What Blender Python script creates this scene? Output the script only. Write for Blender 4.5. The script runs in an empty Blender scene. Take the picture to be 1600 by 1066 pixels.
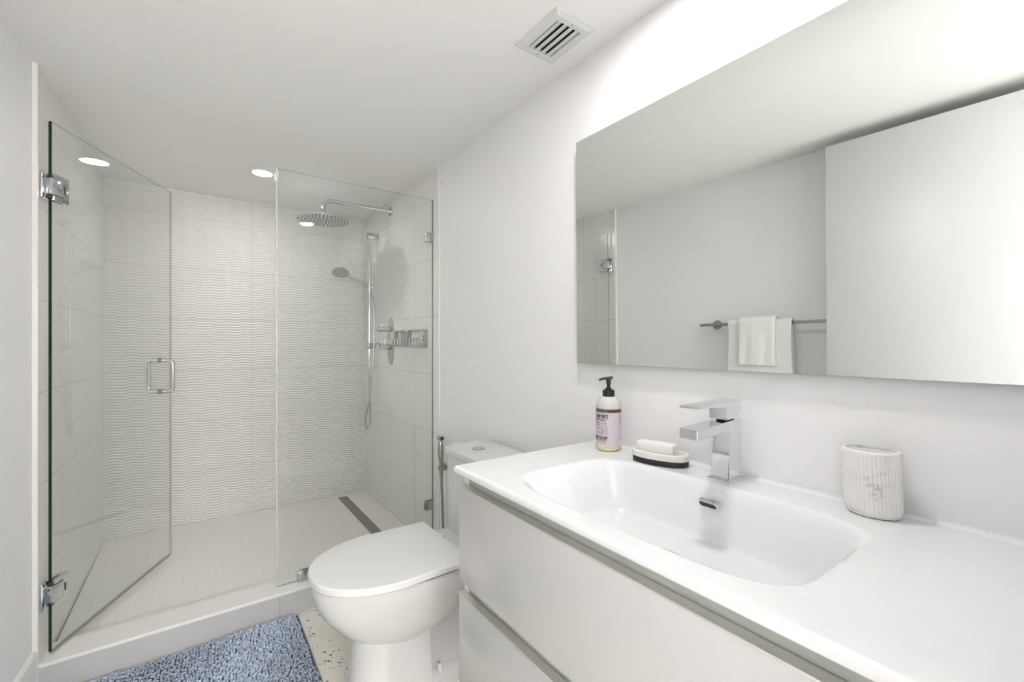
import bpy, bmesh, math, random
import numpy as np
from mathutils import Vector, Matrix
C = bpy.context.scene.collection
rnd = random.Random(7)
PI = math.pi
W, YC, YI, YB, XL = 1.034, 2.112, 2.240, 3.349, -0.4208   # right wall, curb front/inner, back wall, shower left wall
HC = 2.113                                                  # ceiling
ZS, ZT = 0.073, 0.110                                       # shower floor, curb top
YW = -0.03                                                  # wall with the doorway behind the camera

# ------------------------------------------------------------------ camera, world, exposure
cam = bpy.data.cameras.new('camera'); co = bpy.data.objects.new('camera', cam); C.objects.link(co)
cam.sensor_width = 36; cam.lens = 36*688/1600; cam.shift_y = 3.5/1600; cam.clip_start = 0.01
co.location = (0, 0, 1.183); co.rotation_euler = (PI/2, 0, -math.radians(35.626))
bpy.context.scene.camera = co
wd = bpy.data.worlds.new('world'); bpy.context.scene.world = wd; wd.use_nodes = True
wd.node_tree.nodes['Background'].inputs[0].default_value = (.8, .85, .9, 1)
wd.node_tree.nodes['Background'].inputs[1].default_value = 0.15
vs = bpy.context.scene.view_settings
vs.view_transform = 'Standard'; vs.look = 'None'; vs.gamma = 1; vs.use_curve_mapping = False
vs.exposure = 0.08
ROOM_E, SHOWER_E, HALL_FILL_E, WINDOW_FILL_E = 255, 165, 180, 22  # last two drive the added fill lights in the unseen hall
LEFT_SLOPE = .053
XJ = -.4285

# ------------------------------------------------------------------ materials
def mat(name, col, rough=.5, metal=0, **kw):
    m = bpy.data.materials.new(name); m.use_nodes = True
    b = m.node_tree.nodes['Principled BSDF']
    b.inputs['Base Color'].default_value = (*col, 1); b.inputs['Roughness'].default_value = rough
    b.inputs['Metallic'].default_value = metal
    for k, v in kw.items(): b.inputs[k.replace('_', ' ')].default_value = v
    return m
class NT:
    def __init__(s, m): s.m = m; s.t = m.node_tree; s.b = s.t.nodes.get('Principled BSDF')
    def n(s, typ, **kw):
        o = s.t.nodes.new(typ)
        for k, v in kw.items(): setattr(o, k, v)
        return o
    def l(s, a, b): s.t.links.new(a, b)
    def inp(s, sock, v):
        if isinstance(v, bpy.types.NodeSocket): s.l(v, sock)
        else: sock.default_value = v
    def math(s, op, a, b=0, c=0):
        o = s.n('ShaderNodeMath', operation=op)
        s.inp(o.inputs[0], a); s.inp(o.inputs[1], b); s.inp(o.inputs[2], c)
        return o.outputs[0]
    def xyz(s):
        tc = s.n('ShaderNodeTexCoord'); sp = s.n('ShaderNodeSeparateXYZ'); s.l(tc.outputs['Object'], sp.inputs[0])
        return tc.outputs['Object'], sp.outputs
    def line(s, c, per, off, w):
        f = s.math('FRACT', s.math('DIVIDE', s.math('ADD', c, -off + per*50.5), per))
        d = s.math('MULTIPLY', s.math('ABSOLUTE', s.math('SUBTRACT', f, .5)), per)
        return s.math('LESS_THAN', d, w/2)
    def mix(s, f, a, b):
        o = s.n('ShaderNodeMix', data_type='RGBA')
        s.inp(o.inputs[0], f); s.inp(o.inputs[6], a); s.inp(o.inputs[7], b)
        return o.outputs[2]
    def bump(s, h, dist, strength=1):
        o = s.n('ShaderNodeBump'); o.inputs['Distance'].default_value = dist; o.inputs['Strength'].default_value = strength
        s.l(h, o.inputs['Height']); s.l(o.outputs[0], s.b.inputs['Normal'])

def noise(q, vec, scale, detail=3, rough=.5):
    o = q.n('ShaderNodeTexNoise'); q.l(vec, o.inputs['Vector'])
    o.inputs['Scale'].default_value = scale; o.inputs['Detail'].default_value = detail; o.inputs['Roughness'].default_value = rough
    return o.outputs['Fac']

def paint(name, col, rough=.55):
    m = mat(name, col, rough); q = NT(m); v, _ = q.xyz(); q.bump(noise(q, v, 90, 4), .0004, .35); return m
M_wall = paint('white_wall_paint', (.88, .875, .88), .45)
M_ceil = paint('white_ceiling_paint', (.92, .915, .905), .7)
M_trim = mat('white_satin_trim', (.82, .82, .82), .3)
M_bead = mat('cream_edge_trim', (.84, .82, .79), .3)
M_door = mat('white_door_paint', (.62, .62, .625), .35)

def tile(name, col, joints, rough=.25, vary=.03, grout=(.56, .54, .51), wave=False, gw=.0025):
    m = mat(name, col, rough); q = NT(m); v, x = q.xyz()
    mask = None
    for ax, per, off in joints:
        l = q.line(x[ax], per, off, gw)
        mask = l if mask is None else q.math('MAXIMUM', mask, l)
    nz = noise(q, v, 3.5, 5, .6)
    c1 = tuple(min(1, c*(1-vary)) for c in col)+(1,); c2 = tuple(min(1, c*(1+vary)) for c in col)+(1,)
    base = q.mix(nz, c1, c2)
    q.l(q.mix(mask, base, (*grout, 1)), q.b.inputs['Base Color'])
    h = q.math('MULTIPLY', mask, -1.0)
    if wave:
        k = q.math('MULTIPLY', q.math('SINE', q.math('MULTIPLY', x[0], 2*PI/.092)), 1.0)
        k2 = q.math('MULTIPLY', q.math('SINE', q.math('MULTIPLY_ADD', x[2], 9.0, q.math('MULTIPLY', x[0], 2*PI/.37))), 1.1)
        ph = q.math('ADD', q.math('MULTIPLY', x[2], 2*PI/.0163), q.math('ADD', k, k2))
        amp = q.math('MULTIPLY_ADD', q.math('SINE', q.math('MULTIPLY_ADD', x[2], 7, q.math('MULTIPLY', x[0], 2*PI/.044))), .12, .85)
        w = q.math('MULTIPLY', q.math('SINE', ph), amp)
        h = q.math('ADD', q.math('MULTIPLY', h, 1.2), q.math('MULTIPLY', w, q.math('SUBTRACT', 1, mask)))
        q.bump(h, .0018, 1.0)
    else:
        q.bump(h, .0012, .6)
    return m
M_tside = tile('smooth_wall_tile', (.84, .83, .805), [(2, .313, .077), (1, .94, 2.415)], .22)
M_tback = tile('wave_relief_tile', (.75, .73, .705), [(2, .313, .077), (0, .94, .30)], .42, wave=True, grout=(.58, .56, .53), gw=.002)
M_tfloor = tile('shower_mosaic_tile', (.86, .83, .795), [(0, .052, .0), (1, .052, YI+.002)], .4, .05, (.79, .76, .72), gw=.002)
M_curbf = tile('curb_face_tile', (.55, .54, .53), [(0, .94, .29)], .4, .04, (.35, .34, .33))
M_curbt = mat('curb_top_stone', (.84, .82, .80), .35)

def terrazzo():
    m = mat('terrazzo', (.72, .68, .6), .35); q = NT(m); v, x = q.xyz()
    col = (.70, .67, .60, 1)
    out = q.mix(noise(q, v, 30, 4, .6), (.74, .71, .64, 1), (.88, .85, .78, 1))
    for sc, thr, c, seed in ((55, .16, (.42, .40, .36, 1), 0), (95, .2, (.80, .78, .72, 1), 3), (66, .17, (.12, .12, .12, 1), 7), (45, .13, (.36, .30, .22, 1), 11)):
        mp = q.n('ShaderNodeMapping'); mp.inputs['Location'].default_value = (seed, seed*.7, 0); q.l(v, mp.inputs[0])
        nn = q.n('ShaderNodeTexNoise'); q.l(mp.outputs[0], nn.inputs['Vector']); nn.inputs['Scale'].default_value = 55
        ad = q.n('ShaderNodeVectorMath', operation='MULTIPLY_ADD'); q.l(nn.outputs['Color'], ad.inputs[0])
        ad.inputs[1].default_value = (.012,)*3; q.l(mp.outputs[0], ad.inputs[2])
        vo = q.n('ShaderNodeTexVoronoi'); q.l(ad.outputs[0], vo.inputs['Vector']); vo.inputs['Scale'].default_value = sc
        sepc = q.n('ShaderNodeSeparateColor'); q.l(vo.outputs['Color'], sepc.inputs[0])
        on = q.math('MULTIPLY', q.math('LESS_THAN', vo.outputs['Distance'], q.math('MULTIPLY', sepc.outputs[1], thr*2.4)), q.math('GREATER_THAN', sepc.outputs[0], .62))
        out = q.mix(on, out, c)
    q.l(out, q.b.inputs['Base Color']); return m
M_floor = terrazzo()
M_chrome = mat('polished_chrome', (.68, .69, .715), .06, 1)
M_chromef = mat('bright_faucet_chrome', (.75, .755, .78), .05, 1)
M_chromeb = mat('brushed_chrome', (.50, .51, .53), .22, 1)
M_steel = mat('brushed_nickel', (.43, .415, .385), .3, 1)
M_dark = mat('dark_rubber', (.02, .02, .022), .4)
M_ceramic = mat('white_ceramic', (.70, .695, .69), .12, 0, Coat_Weight=.6, Coat_Roughness=.04)
M_seat = mat('white_seat_plastic', (.80, .795, .79), .15)
M_counter = mat('glossy_white_sink_resin', (.81, .81, .82), .16, 0, Coat_Weight=.5, Coat_Roughness=.05)
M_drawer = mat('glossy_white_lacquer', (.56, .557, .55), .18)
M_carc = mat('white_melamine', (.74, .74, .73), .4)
M_recess = mat('painted_grip_channel', (.48, .50, .46), .35)
M_lip = mat('aluminium_lip', (.80, .775, .74), .35, .8)
M_vent = mat('white_vent_metal', (.72, .72, .71), .4)
M_ventd = mat('dark_duct', (.02, .02, .02), .8)
M_mirror = mat('silvered_mirror', (.845, .865, .845), .0, 1)
M_mback = mat('mirror_edge', (.30, .33, .31), .3, .3)

def glassmat(name, tint, refl=1.0):
    m = bpy.data.materials.new(name); m.use_nodes = True; q = NT(m); t = m.node_tree
    t.nodes.remove(q.b)
    out = t.nodes['Material Output']
    g = q.n('ShaderNodeNewGeometry'); ior = q.math('MULTIPLY_ADD', g.outputs['Backfacing'], 1/1.5-1.5, 1.5)
    fr = q.n('ShaderNodeFresnel'); q.l(ior, fr.inputs['IOR'])
    tr = q.n('ShaderNodeBsdfTransparent'); tr.inputs[0].default_value = (*tint, 1)
    gl = q.n('ShaderNodeBsdfGlossy'); gl.inputs['Roughness'].default_value = .0; gl.inputs['Color'].default_value = (.95, .97, .95, 1)
    mx = q.n('ShaderNodeMixShader'); q.l(q.math('MULTIPLY', fr.outputs[0], refl), mx.inputs[0])
    q.l(tr.outputs[0], mx.inputs[1]); q.l(gl.outputs[0], mx.inputs[2]); q.l(mx.outputs[0], out.inputs[0])
    return m
M_glass = glassmat('clear_green_tint_glass', (.972, .986, .976))
M_gedge = mat('dark_green_glass_edge', (.003, .03, .017), .25)
M_gedgel = glassmat('grey_green_glass_edge', (.62, .72, .67))
M_seal = mat('clear_plastic_seal', (.80, .82, .81), .15, 0, Alpha=.45)
M_sweep = mat('grey_translucent_sweep', (.42, .43, .40), .2, 0, Alpha=.75)
M_cup = glassmat('smoky_clear_plastic', (.84, .86, .875))

def emit(name, col, e):
    m = bpy.data.materials.new(name); m.use_nodes = True; t = m.node_tree; t.nodes.remove(t.nodes['Principled BSDF'])
    em = t.nodes.new('ShaderNodeEmission'); em.inputs[0].default_value = (*col, 1); em.inputs[1].default_value = e
    t.links.new(em.outputs[0], t.nodes['Material Output'].inputs[0]); return m

def marble():
    m = mat('fluted_marble', (.8, .79, .77), .35); q = NT(m); v, x = q.xyz()
    nn = noise(q, v, 16, 6, .65); d = q.math('ABSOLUTE', q.math('SUBTRACT', nn, .5))
    vein = q.math('SUBTRACT', 1, q.math('MINIMUM', q.math('MULTIPLY', d, 30), 1))
    gate = q.math('MINIMUM', q.math('MAXIMUM', q.math('MULTIPLY', q.math('SUBTRACT', noise(q, v, 26, 2), .50), 7), 0), 1)
    f = q.math('MULTIPLY', q.math('MULTIPLY', vein, gate), .75)
    q.l(q.mix(f, (.84, .83, .81, 1), (.36, .36, .38, 1)), q.b.inputs['Base Color']); return m
M_marble = marble()
def perforated(name, per, col, hole, axes=(0, 1), metal=1, r=.32):
    m = mat(name, col, .25, metal); q = NT(m); v, x = q.xyz()
    fx = q.math('SUBTRACT', q.math('FRACT', q.math('DIVIDE', q.math('ADD', x[axes[0]], per*200), per)), .5)
    fy = q.math('SUBTRACT', q.math('FRACT', q.math('DIVIDE', q.math('ADD', x[axes[1]], per*200), per)), .5)
    d = q.math('SQRT', q.math('ADD', q.math('MULTIPLY', fx, fx), q.math('MULTIPLY', fy, fy)))
    h = q.math('LESS_THAN', d, r)
    q.l(q.mix(h, (*col, 1), (*hole, 1)), q.b.inputs['Base Color'])
    q.l(q.math('MULTIPLY', q.math('SUBTRACT', 1, h), metal), q.b.inputs['Metallic']); return m
M_drain = perforated('perforated_drain_steel', .0145, (.42, .40, .36), (.03, .03, .03))
M_nozzle = mat('grey_rubber_nozzle', (.10, .105, .11), .5)

# ------------------------------------------------------------------ mesh helpers
def newbm(): return bmesh.new()
def obj(name, bm, m, parent=None, smooth=True, angle=35):
    me = bpy.data.meshes.new(name); bmesh.ops.recalc_face_normals(bm, faces=bm.faces); bm.to_mesh(me); bm.free()
    return wrap(name, me, m, parent, smooth, angle)
def wrap(name, me, m, parent=None, smooth=True, angle=35):
    for k in (m if isinstance(m, (list, tuple)) else [m]): me.materials.append(k)
    o = bpy.data.objects.new(name, me); C.objects.link(o)
    if smooth:
        me.polygons.foreach_set('use_smooth', [True]*len(me.polygons))
        try: me.set_sharp_from_angle(angle=math.radians(angle))
        except Exception: pass
    if parent:
        o.parent = parent; o.matrix_parent_inverse = Matrix.Identity(4)
    return o
def thing(name, label, cat, loc=(0, 0, 0), rz=0, group=None):
    o = bpy.data.objects.new(name, None); C.objects.link(o); o.empty_display_size = .05
    o.location = loc; o.rotation_euler = (0, 0, rz); o['label'] = label; o['category'] = cat
    if group: o['group'] = group
    return o
def tag(o, label, cat, group=None):
    o['label'] = label; o['category'] = cat
    if group: o['group'] = group
    return o
def struct(name, bm, m, smooth=False):
    o = obj(name, bm, m, None, smooth); o['kind'] = 'structure'; return o
def box(bm, lo, hi, bev=0, seg=2, mi=0):
    r = bmesh.ops.create_cube(bm, size=1)
    c = [(a+b)/2 for a, b in zip(lo, hi)]; s = [b-a for a, b in zip(lo, hi)]
    for v in r['verts']: v.co = Vector([v.co[i]*s[i]+c[i] for i in range(3)])
    fs = {f for v in r['verts'] for f in v.link_faces}
    for f in fs: f.material_index = mi
    if bev:
        es = list({e for v in r['verts'] for e in v.link_edges})
        bmesh.ops.bevel(bm, geom=es, offset=bev, segments=seg, affect='EDGES', profile=.5)
    return r['verts']
def ring_loft(bm, rings, cap=True, closed=True):
    vs_ = [[bm.verts.new(p) for p in r] for r in rings]
    n = len(rings[0])
    for a, b in zip(vs_, vs_[1:]):
        for i in range(n if closed else n-1):
            j = (i+1) % n
            bm.faces.new((a[i], a[j], b[j], b[i]))
    if cap:
        bm.faces.new(vs_[0][::-1]); bm.faces.new(vs_[-1])
    return vs_
def lathe(bm, prof, n=40, M=None, cap=True):
    rings = []
    for r, z in prof:
        ring = [Vector((max(r, 1e-5)*math.cos(2*PI*i/n), max(r, 1e-5)*math.sin(2*PI*i/n), z)) for i in range(n)]
        if M: ring = [M @ p for p in ring]
        rings.append(ring)
    ring_loft(bm, rings, cap)
def axisM(p, d):
    d = Vector(d).normalized(); return Matrix.Translation(Vector(p)) @ d.to_track_quat('Z', 'Y').to_matrix().to_4x4()
def cyl(bm, p, q, r, n=24, bev=0):
    p, q = Vector(p), Vector(q); L = (q-p).length
    pr = [(r, 0), (r, L)] if not bev else [(r-bev, 0), (r, bev), (r, L-bev), (r-bev, L)]
    lathe(bm, pr, n, axisM(p, q-p))
def tube(bm, pts, r, n=12, rr=None):
    pts = [Vector(p) for p in pts]; rings = []; up = None
    for i, p in enumerate(pts):
        t = (pts[min(i+1, len(pts)-1)]-pts[max(i-1, 0)]).normalized()
        if up is None:
            up = t.orthogonal().normalized()
        up = (up - t*up.dot(t)).normalized(); s = t.cross(up)
        ri = rr[i] if rr else r
        rings.append([p+(up*math.cos(2*PI*k/n)+s*math.sin(2*PI*k/n))*ri for k in range(n)])
    ring_loft(bm, rings)
def spline(pts, n=8):
    pts = [Vector(p) for p in pts]; P = [pts[0]*2-pts[1]]+pts+[pts[-1]*2-pts[-2]]; out = []
    for i in range(1, len(P)-2):
        a, b, c, d = P[i-1:i+3]
        for k in range(n):
            t = k/n
            out.append(.5*((2*b)+(c-a)*t+(2*a-5*b+4*c-d)*t*t+(3*b-a-3*c+d)*t**3))
    out.append(pts[-1]); return out
def roundpath(pts, r, n=6):
    pts = [Vector(p) for p in pts]; out = [pts[0]]
    for a, b, c in zip(pts, pts[1:], pts[2:]):
        u = (a-b).normalized(); v = (c-b).normalized()
        for k in range(n+1):
            t = k/n; p0 = b+u*r; p1 = b+v*r
            out.append(p0*(1-t)**2+b*2*t*(1-t)+p1*t*t)
    out.append(pts[-1]); return out
def lwall(y): return -.441-LEFT_SLOPE*(2.11-y)
def text_mesh(s, size, width=None, bold=0.0):
    cu = bpy.data.curves.new('lettering', 'FONT'); cu.body = s; cu.size = size; cu.align_x = 'CENTER'; cu.offset = bold
    cu.resolution_u = 2
    o = bpy.data.objects.new('lettering', cu); C.objects.link(o)
    bpy.context.view_layer.update()
    dg = bpy.context.evaluated_depsgraph_get(); me = bpy.data.meshes.new_from_object(o.evaluated_get(dg))
    vs_ = [v.co.copy() for v in me.vertices]; fs = [tuple(p.vertices) for p in me.polygons]
    bpy.data.objects.remove(o); bpy.data.curves.remove(cu); bpy.data.meshes.remove(me)
    if width and vs_:
        w = max(v.x for v in vs_)-min(v.x for v in vs_)
        for v in vs_: v.x *= width/w
    return vs_, fs

# ------------------------------------------------------------------ room shell
H1 = -1.7
b = newbm(); box(b, (-.9, H1, -.06), (W+.1, YC+.001, 0)); struct('floor', b, M_floor)
b = newbm(); box(b, (-.9, H1-.1, HC), (W+.12, YB+.1, HC+.08)); struct('ceiling', b, M_ceil)
b = newbm(); box(b, (W, YW-.11, 0), (W+.1, YC-.022, HC)); struct('wall_right', b, M_wall)
b = newbm(); box(b, (W, YC-.0005, 0), (W+.1, YB+.1, HC)); struct('wall_shower_right', b, M_tside)
b = newbm(); box(b, (W-.004, YC-.022, 0), (W+.1, YC-.0005, HC), .002); struct('trim_1', b, M_bead)
b = newbm(); box(b, (XL-.1, YB, 0), (W, YB+.1, HC)); struct('wall_shower_back', b, M_tback)
b = newbm(); lo = [(XJ, YC-.004), (XL, YB), (XL-.12, YB), (XL-.12, YC-.004)]; ring_loft(b, [[(x, y, 0) for x, y in lo], [(x, y, HC) for x, y in lo]]); struct('wall_shower_left', b, M_tside)
b = newbm()
lo = [(lwall(YW-.11), YW-.11), (lwall(YC-.004), YC-.004), (lwall(YC-.004)-.12, YC-.004), (lwall(YW-.11)-.12, YW-.11)]
ring_loft(b, [[(x, y, 0) for x, y in lo], [(x, y, HC) for x, y in lo]]); struct('wall_left', b, M_wall)
b = newbm(); box(b, (lwall(YC)-.02, YC-.0075, 0), (XJ-.0005, YC-.0038, HC)); struct('trim_2', b, M_bead)
b = newbm()
lo = [(lwall(YW)+.012, YW), (lwall(YC-.004)+.012, YC-.004), (lwall(YC-.004)-.01, YC-.004), (lwall(YW)-.01, YW)]
r0 = [(x, y, 0) for x, y in lo]; r1 = [(x, y, .154) for x, y in lo]
lo2 = [(lo[0][0]-.006, YW), (lo[1][0]-.006, YC-.004), lo[2], lo[3]]
ring_loft(b, [r0, r1, [(x, y, .163) for x, y in lo2]]); struct('baseboard_left', b, M_trim)
b = newbm(); box(b, (W-.012, YW, 0), (W, YC-.022, .1), .003); struct('baseboard_right', b, M_trim)
# wall with the doorway the photographer stands in, and the unseen hall beyond with added lights
b = newbm(); box(b, (.42, YW-.11, 0), (W+.1, YW, HC)); box(b, (lwall(0)-.12, YW-.11, 0), (-.40, YW, HC)); box(b, (-.40, YW-.11, 2.09), (.42, YW, HC)); struct('wall_back', b, M_wall)
b = newbm(); box(b, (-.9, H1-.1, 0), (W+.1, H1, .95)); box(b, (-.9, H1-.1, 1.78), (W+.1, H1, HC)); box(b, (-.9, H1-.1, .95), (-.65, H1, 1.78)); box(b, (.75, H1-.1, .95), (W+.1, H1, 1.78)); struct('wall_hall_back', b, M_wall)
b = newbm()
for lo_, hi_ in (((-.65, H1-.06, .95), (-.61, H1+.01, 1.78)), ((.71, H1-.06, .95), (.75, H1+.01, 1.78)), ((-.61, H1-.06, .95), (.71, H1+.01, .99)), ((-.61, H1-.06, 1.74), (.71, H1+.01, 1.78)), ((.03, H1-.05, .99), (.07, H1, 1.74))): box(b, lo_, hi_)
added_win = struct('added_window_1', b, M_trim)  # added window frame that holds the glowing fill pane
b = newbm(); box(b, (-.95, H1, 0), (-.85, YW-.11, HC)); struct('wall_hall_left', b, M_wall)
b = newbm(); box(b, (W, H1, 0), (W+.1, YW-.11, HC)); struct('wall_hall_right', b, M_wall)

# shower floor and curb
b = newbm(); box(b, (XL, YI-.002, -.02), (W, YB, ZS)); struct('floor_shower', b, M_tfloor)
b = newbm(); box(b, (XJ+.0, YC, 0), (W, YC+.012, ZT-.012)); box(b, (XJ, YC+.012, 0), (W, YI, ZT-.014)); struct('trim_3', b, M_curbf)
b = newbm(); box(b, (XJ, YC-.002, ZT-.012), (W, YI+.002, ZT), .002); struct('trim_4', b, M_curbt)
# linear drain
dr = thing('shower_drain', 'long narrow perforated steel drain in the shower floor', 'drain', (.857, 2.92, ZS))
b = newbm(); box(b, (-.031, -.372, -.006), (.031, .372, .002), .001); obj('frame', b, M_steel, dr)
b = newbm(); box(b, (-.026, -.367, 0), (.026, .367, .003)); obj('grate', b, M_drain, dr)

# ------------------------------------------------------------------ lights
def downlight(x, y, e, label, group=None, col=(1, .97, .93)):
    t = thing('ceiling_downlight', label, 'ceiling light', (x, y, HC), 0, group)
    b = newbm(); lathe(b, [(.047, 0), (.062, -.0005), (.062, -.003), (.050, -.005), (.047, -.004), (.047, 0)], 40, cap=False); obj('trim_ring', b, M_trim, t)
    b = newbm(); lathe(b, [(.0475, -.0005), (.0475, -.003)], 40); obj('light_lens', b, emit('warm_light_lens', col, e), t)
    return t
downlight(.697, .64, ROOM_E, 'round recessed ceiling light above the washbasin, seen as a reflection in the fixed glass', None, (1, .985, .97))
downlight(.292, 2.744, SHOWER_E, 'round recessed ceiling light inside the shower stall')
b = newbm(); box(b, (-.62, H1-.055, .98), (.72, H1-.045, 1.75)); obj('fill_light_pane', b, emit('added_fill_glow', (1, .985, .965), WINDOW_FILL_E), added_win, smooth=False)  # added glowing pane, sends fill light in through the doorway
downlight(.05, -.95, HALL_FILL_E, 'added round fill light in the unseen hall outside the doorway', None, (1, .985, .97))  # added lamp out of view, brightens the room from behind the camera

# ------------------------------------------------------------------ ceiling vent
v = thing('ceiling_vent', 'small white metal air vent with dark slots in the ceiling', 'vent', (.882, 1.012, HC))
b = newbm()
ow, ol, iw, il = .074, .097, .045, .068
o4 = lambda a, c, z: [(-a, -c, z), (a, -c, z), (a, c, z), (-a, c, z)]
ring_loft(b, [o4(ow, ol, 0), o4(ow, ol, -.004), o4(ow-.012, ol-.012, -.010), o4(iw, il, -.010), o4(iw, il, -.001)], cap=False)
obj('frame', b, M_vent, v, smooth=False)
b = newbm(); box(b, (-iw, -il, -.0016), (iw, il, -.0006)); obj('duct_opening', b, M_ventd, v)
for i in range(4):
    b = newbm(); vs_ = box(b, (-.0088, -il, -.0006), (.0088, il, .0006))
    bmesh.ops.rotate(b, verts=b.verts, cent=(0, 0, 0), matrix=Matrix.Rotation(math.radians(-16), 3, 'Y'))
    bmesh.ops.translate(b, verts=b.verts, vec=(-.0335+i*.0222, 0, -.0075)); obj('slat', b, M_vent, v)
for s in (-1, 1):
    b = newbm(); lathe(b, [(.0, 0), (.0035, 0), (.0028, -.0015), (.0, -.002)], 14, Matrix.Translation((0, s*(il+.010), -.0098))); obj('screw', b, M_steel, v)

# ------------------------------------------------------------------ mirror
mroot = thing('wall_mirror', 'large frameless rectangular mirror on the wall above the washbasin', 'mirror', (W-.025, .52, 1.477))
mroot.rotation_euler = (0, math.radians(-.5), math.radians(.3))
mroot.rotation_euler = Matrix.Rotation(0, 3, 'Z').to_euler()
n_ = Vector((-math.cos(math.radians(-.3)), math.sin(math.radians(-.3)), -math.sin(math.radians(.5)))).normalized()
ax_y = Vector((0, 0, 1)).cross(n_).normalized(); ax_z = n_.cross(ax_y)
mroot.rotation_euler = Matrix((n_, ax_y, ax_z)).transposed().to_euler()
b = newbm(); box(b, (-.004, -.523, -.358), (-.0005, .523, .358)); obj('mirror_backing', b, M_mback, mroot)
b = newbm(); box(b, (-.0005, -.5225, -.3575), (0, .5225, .3575)); obj('mirror_glass', b, M_mirror, mroot, smooth=False)
b = newbm(); box(b, (-.018, -.42, -.26), (-.004, .42, .26)); obj('hanging_frame', b, M_carc, mroot)

# ------------------------------------------------------------------ vanity cabinet and sink top
Y0, Y1 = .000, .972
XF = .519
vc = thing('vanity_cabinet', 'white wall-hung bathroom vanity cabinet with two wide glossy drawers', 'cabinet', (W, .52, .33))
def vb(lo, hi, bev=0):
    b = newbm(); box(b, (lo[0]-W, lo[1]-.52, lo[2]-.33), (hi[0]-W, hi[1]-.52, hi[2]-.33), bev); return b
b = newbm()
def addb(b, lo, hi, bev=0): box(b, (lo[0]-W, lo[1]-.52, lo[2]-.33), (hi[0]-W, hi[1]-.52, hi[2]-.33), bev)
for y0, y1 in ((Y1-.020, Y1-.002), (Y0+.002, Y0+.020)): addb(b, (.548, y0, .33), (W-.001, y1, .858))
addb(b, (.6, Y0+.02, .33), (W-.001, Y1-.02, .348)); addb(b, (W-.02, Y0+.02, .34), (W-.001, Y1-.02, .858))
obj('carcass', b, M_carc, vc, smooth=False)
obj('grip_channel', vb((.5515, Y0+.0205, .79), (.563, Y1-.0205, .857)), M_recess, vc)
obj('grip_channel', vb((.5515, Y0+.0205, .55), (.563, Y1-.0205, .62)), M_recess, vc)
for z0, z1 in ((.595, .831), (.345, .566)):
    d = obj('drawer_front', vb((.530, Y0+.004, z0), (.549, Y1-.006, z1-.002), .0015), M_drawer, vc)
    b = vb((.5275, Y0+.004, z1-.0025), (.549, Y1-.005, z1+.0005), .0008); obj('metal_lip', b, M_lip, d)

# sink top: one continuous height field with a moulded basin
def make_sink():
    nx, ny = 150, 300
    xs = np.linspace(XF, W-.0005, nx); ys = np.linspace(Y0, Y1, ny)
    X, Y = np.meshgrid(xs, ys, indexing='ij')
    def ss(t): t = np.clip(t, 0, 1); return t*t*t*(t*(6*t-15)+10)
    # rounded rectangular basin outline with its own wall slope on each side
    cx, cy, hx, hy, r = .735, .52, .178, .300, .07
    dx = np.abs(X-cx)-(hx-r); dy = np.abs(Y-cy)-(hy-r)
    d = np.hypot(np.maximum(dx, 0), np.maximum(dy, 0))+np.minimum(np.maximum(dx, dy), 0)-r   # <0 inside
    p = 4.6
    rho = (np.abs((X-cx)/hx)**p+np.abs((Y-cy)/hy)**p)**(1/p)
    wl = np.where(X > cx, .30, .34)
    t = np.clip((1-rho)/wl, 0, 1)
    Z = -.100*ss(t)**.85 - .010*t
    # slight raised back lip
    Z = Z + .003*ss((X-(W-.03))/.012)
    # rounded outer edges
    e = np.minimum(np.minimum(X-XF, Y-Y0), Y1-Y); er = .004
    Z = Z-np.where(e < er, er-np.sqrt(np.maximum(er**2-(er-e)**2, 0)), 0)
    top = .880
    verts = np.stack([X, Y, Z+top], -1).reshape(-1, 3)
    idx = np.arange(nx*ny).reshape(nx, ny)
    f = np.stack([idx[:-1, :-1], idx[1:, :-1], idx[1:, 1:], idx[:-1, 1:]], -1).reshape(-1, 4)
    verts = verts.tolist(); faces = f.tolist()
    bd = [int(idx[i, 0]) for i in range(nx)]+[int(idx[nx-1, j]) for j in range(1, ny)]+[int(idx[i, ny-1]) for i in range(nx-2, -1, -1)]+[int(idx[0, j]) for j in range(ny-2, 0, -1)]
    off = len(verts); lowz = top-.018
    for k in bd:
        x, y, z = verts[k]; verts.append([x, y, lowz+.003])
    for k in bd:
        x, y, z = verts[k]; xx = x+.003 if x < XF+.001 else x
        verts.append([xx, y, lowz])
    n = len(bd)
    for i in range(n):
        j = (i+1) % n
        faces.append([bd[j], bd[i], off+i, off+j]); faces.append([off+j, off+i, off+n+i, off+n+j])
    # closed underside around the basin bowl
    c = len(verts)
    me = bpy.data.meshes.new('sink_top'); me.from_pydata(verts, [], faces); me.update()
    return me
sk = thing('sink_top', 'glossy white one-piece washbasin top on the vanity cabinet', 'sink', (0, 0, 0))
sk.location = (.776, .52, .86)
me = make_sink(); me.transform(Matrix.Translation((-.776, -.52, -.86)))
wrap('basin', me, M_counter, sk, True, 50)
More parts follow.
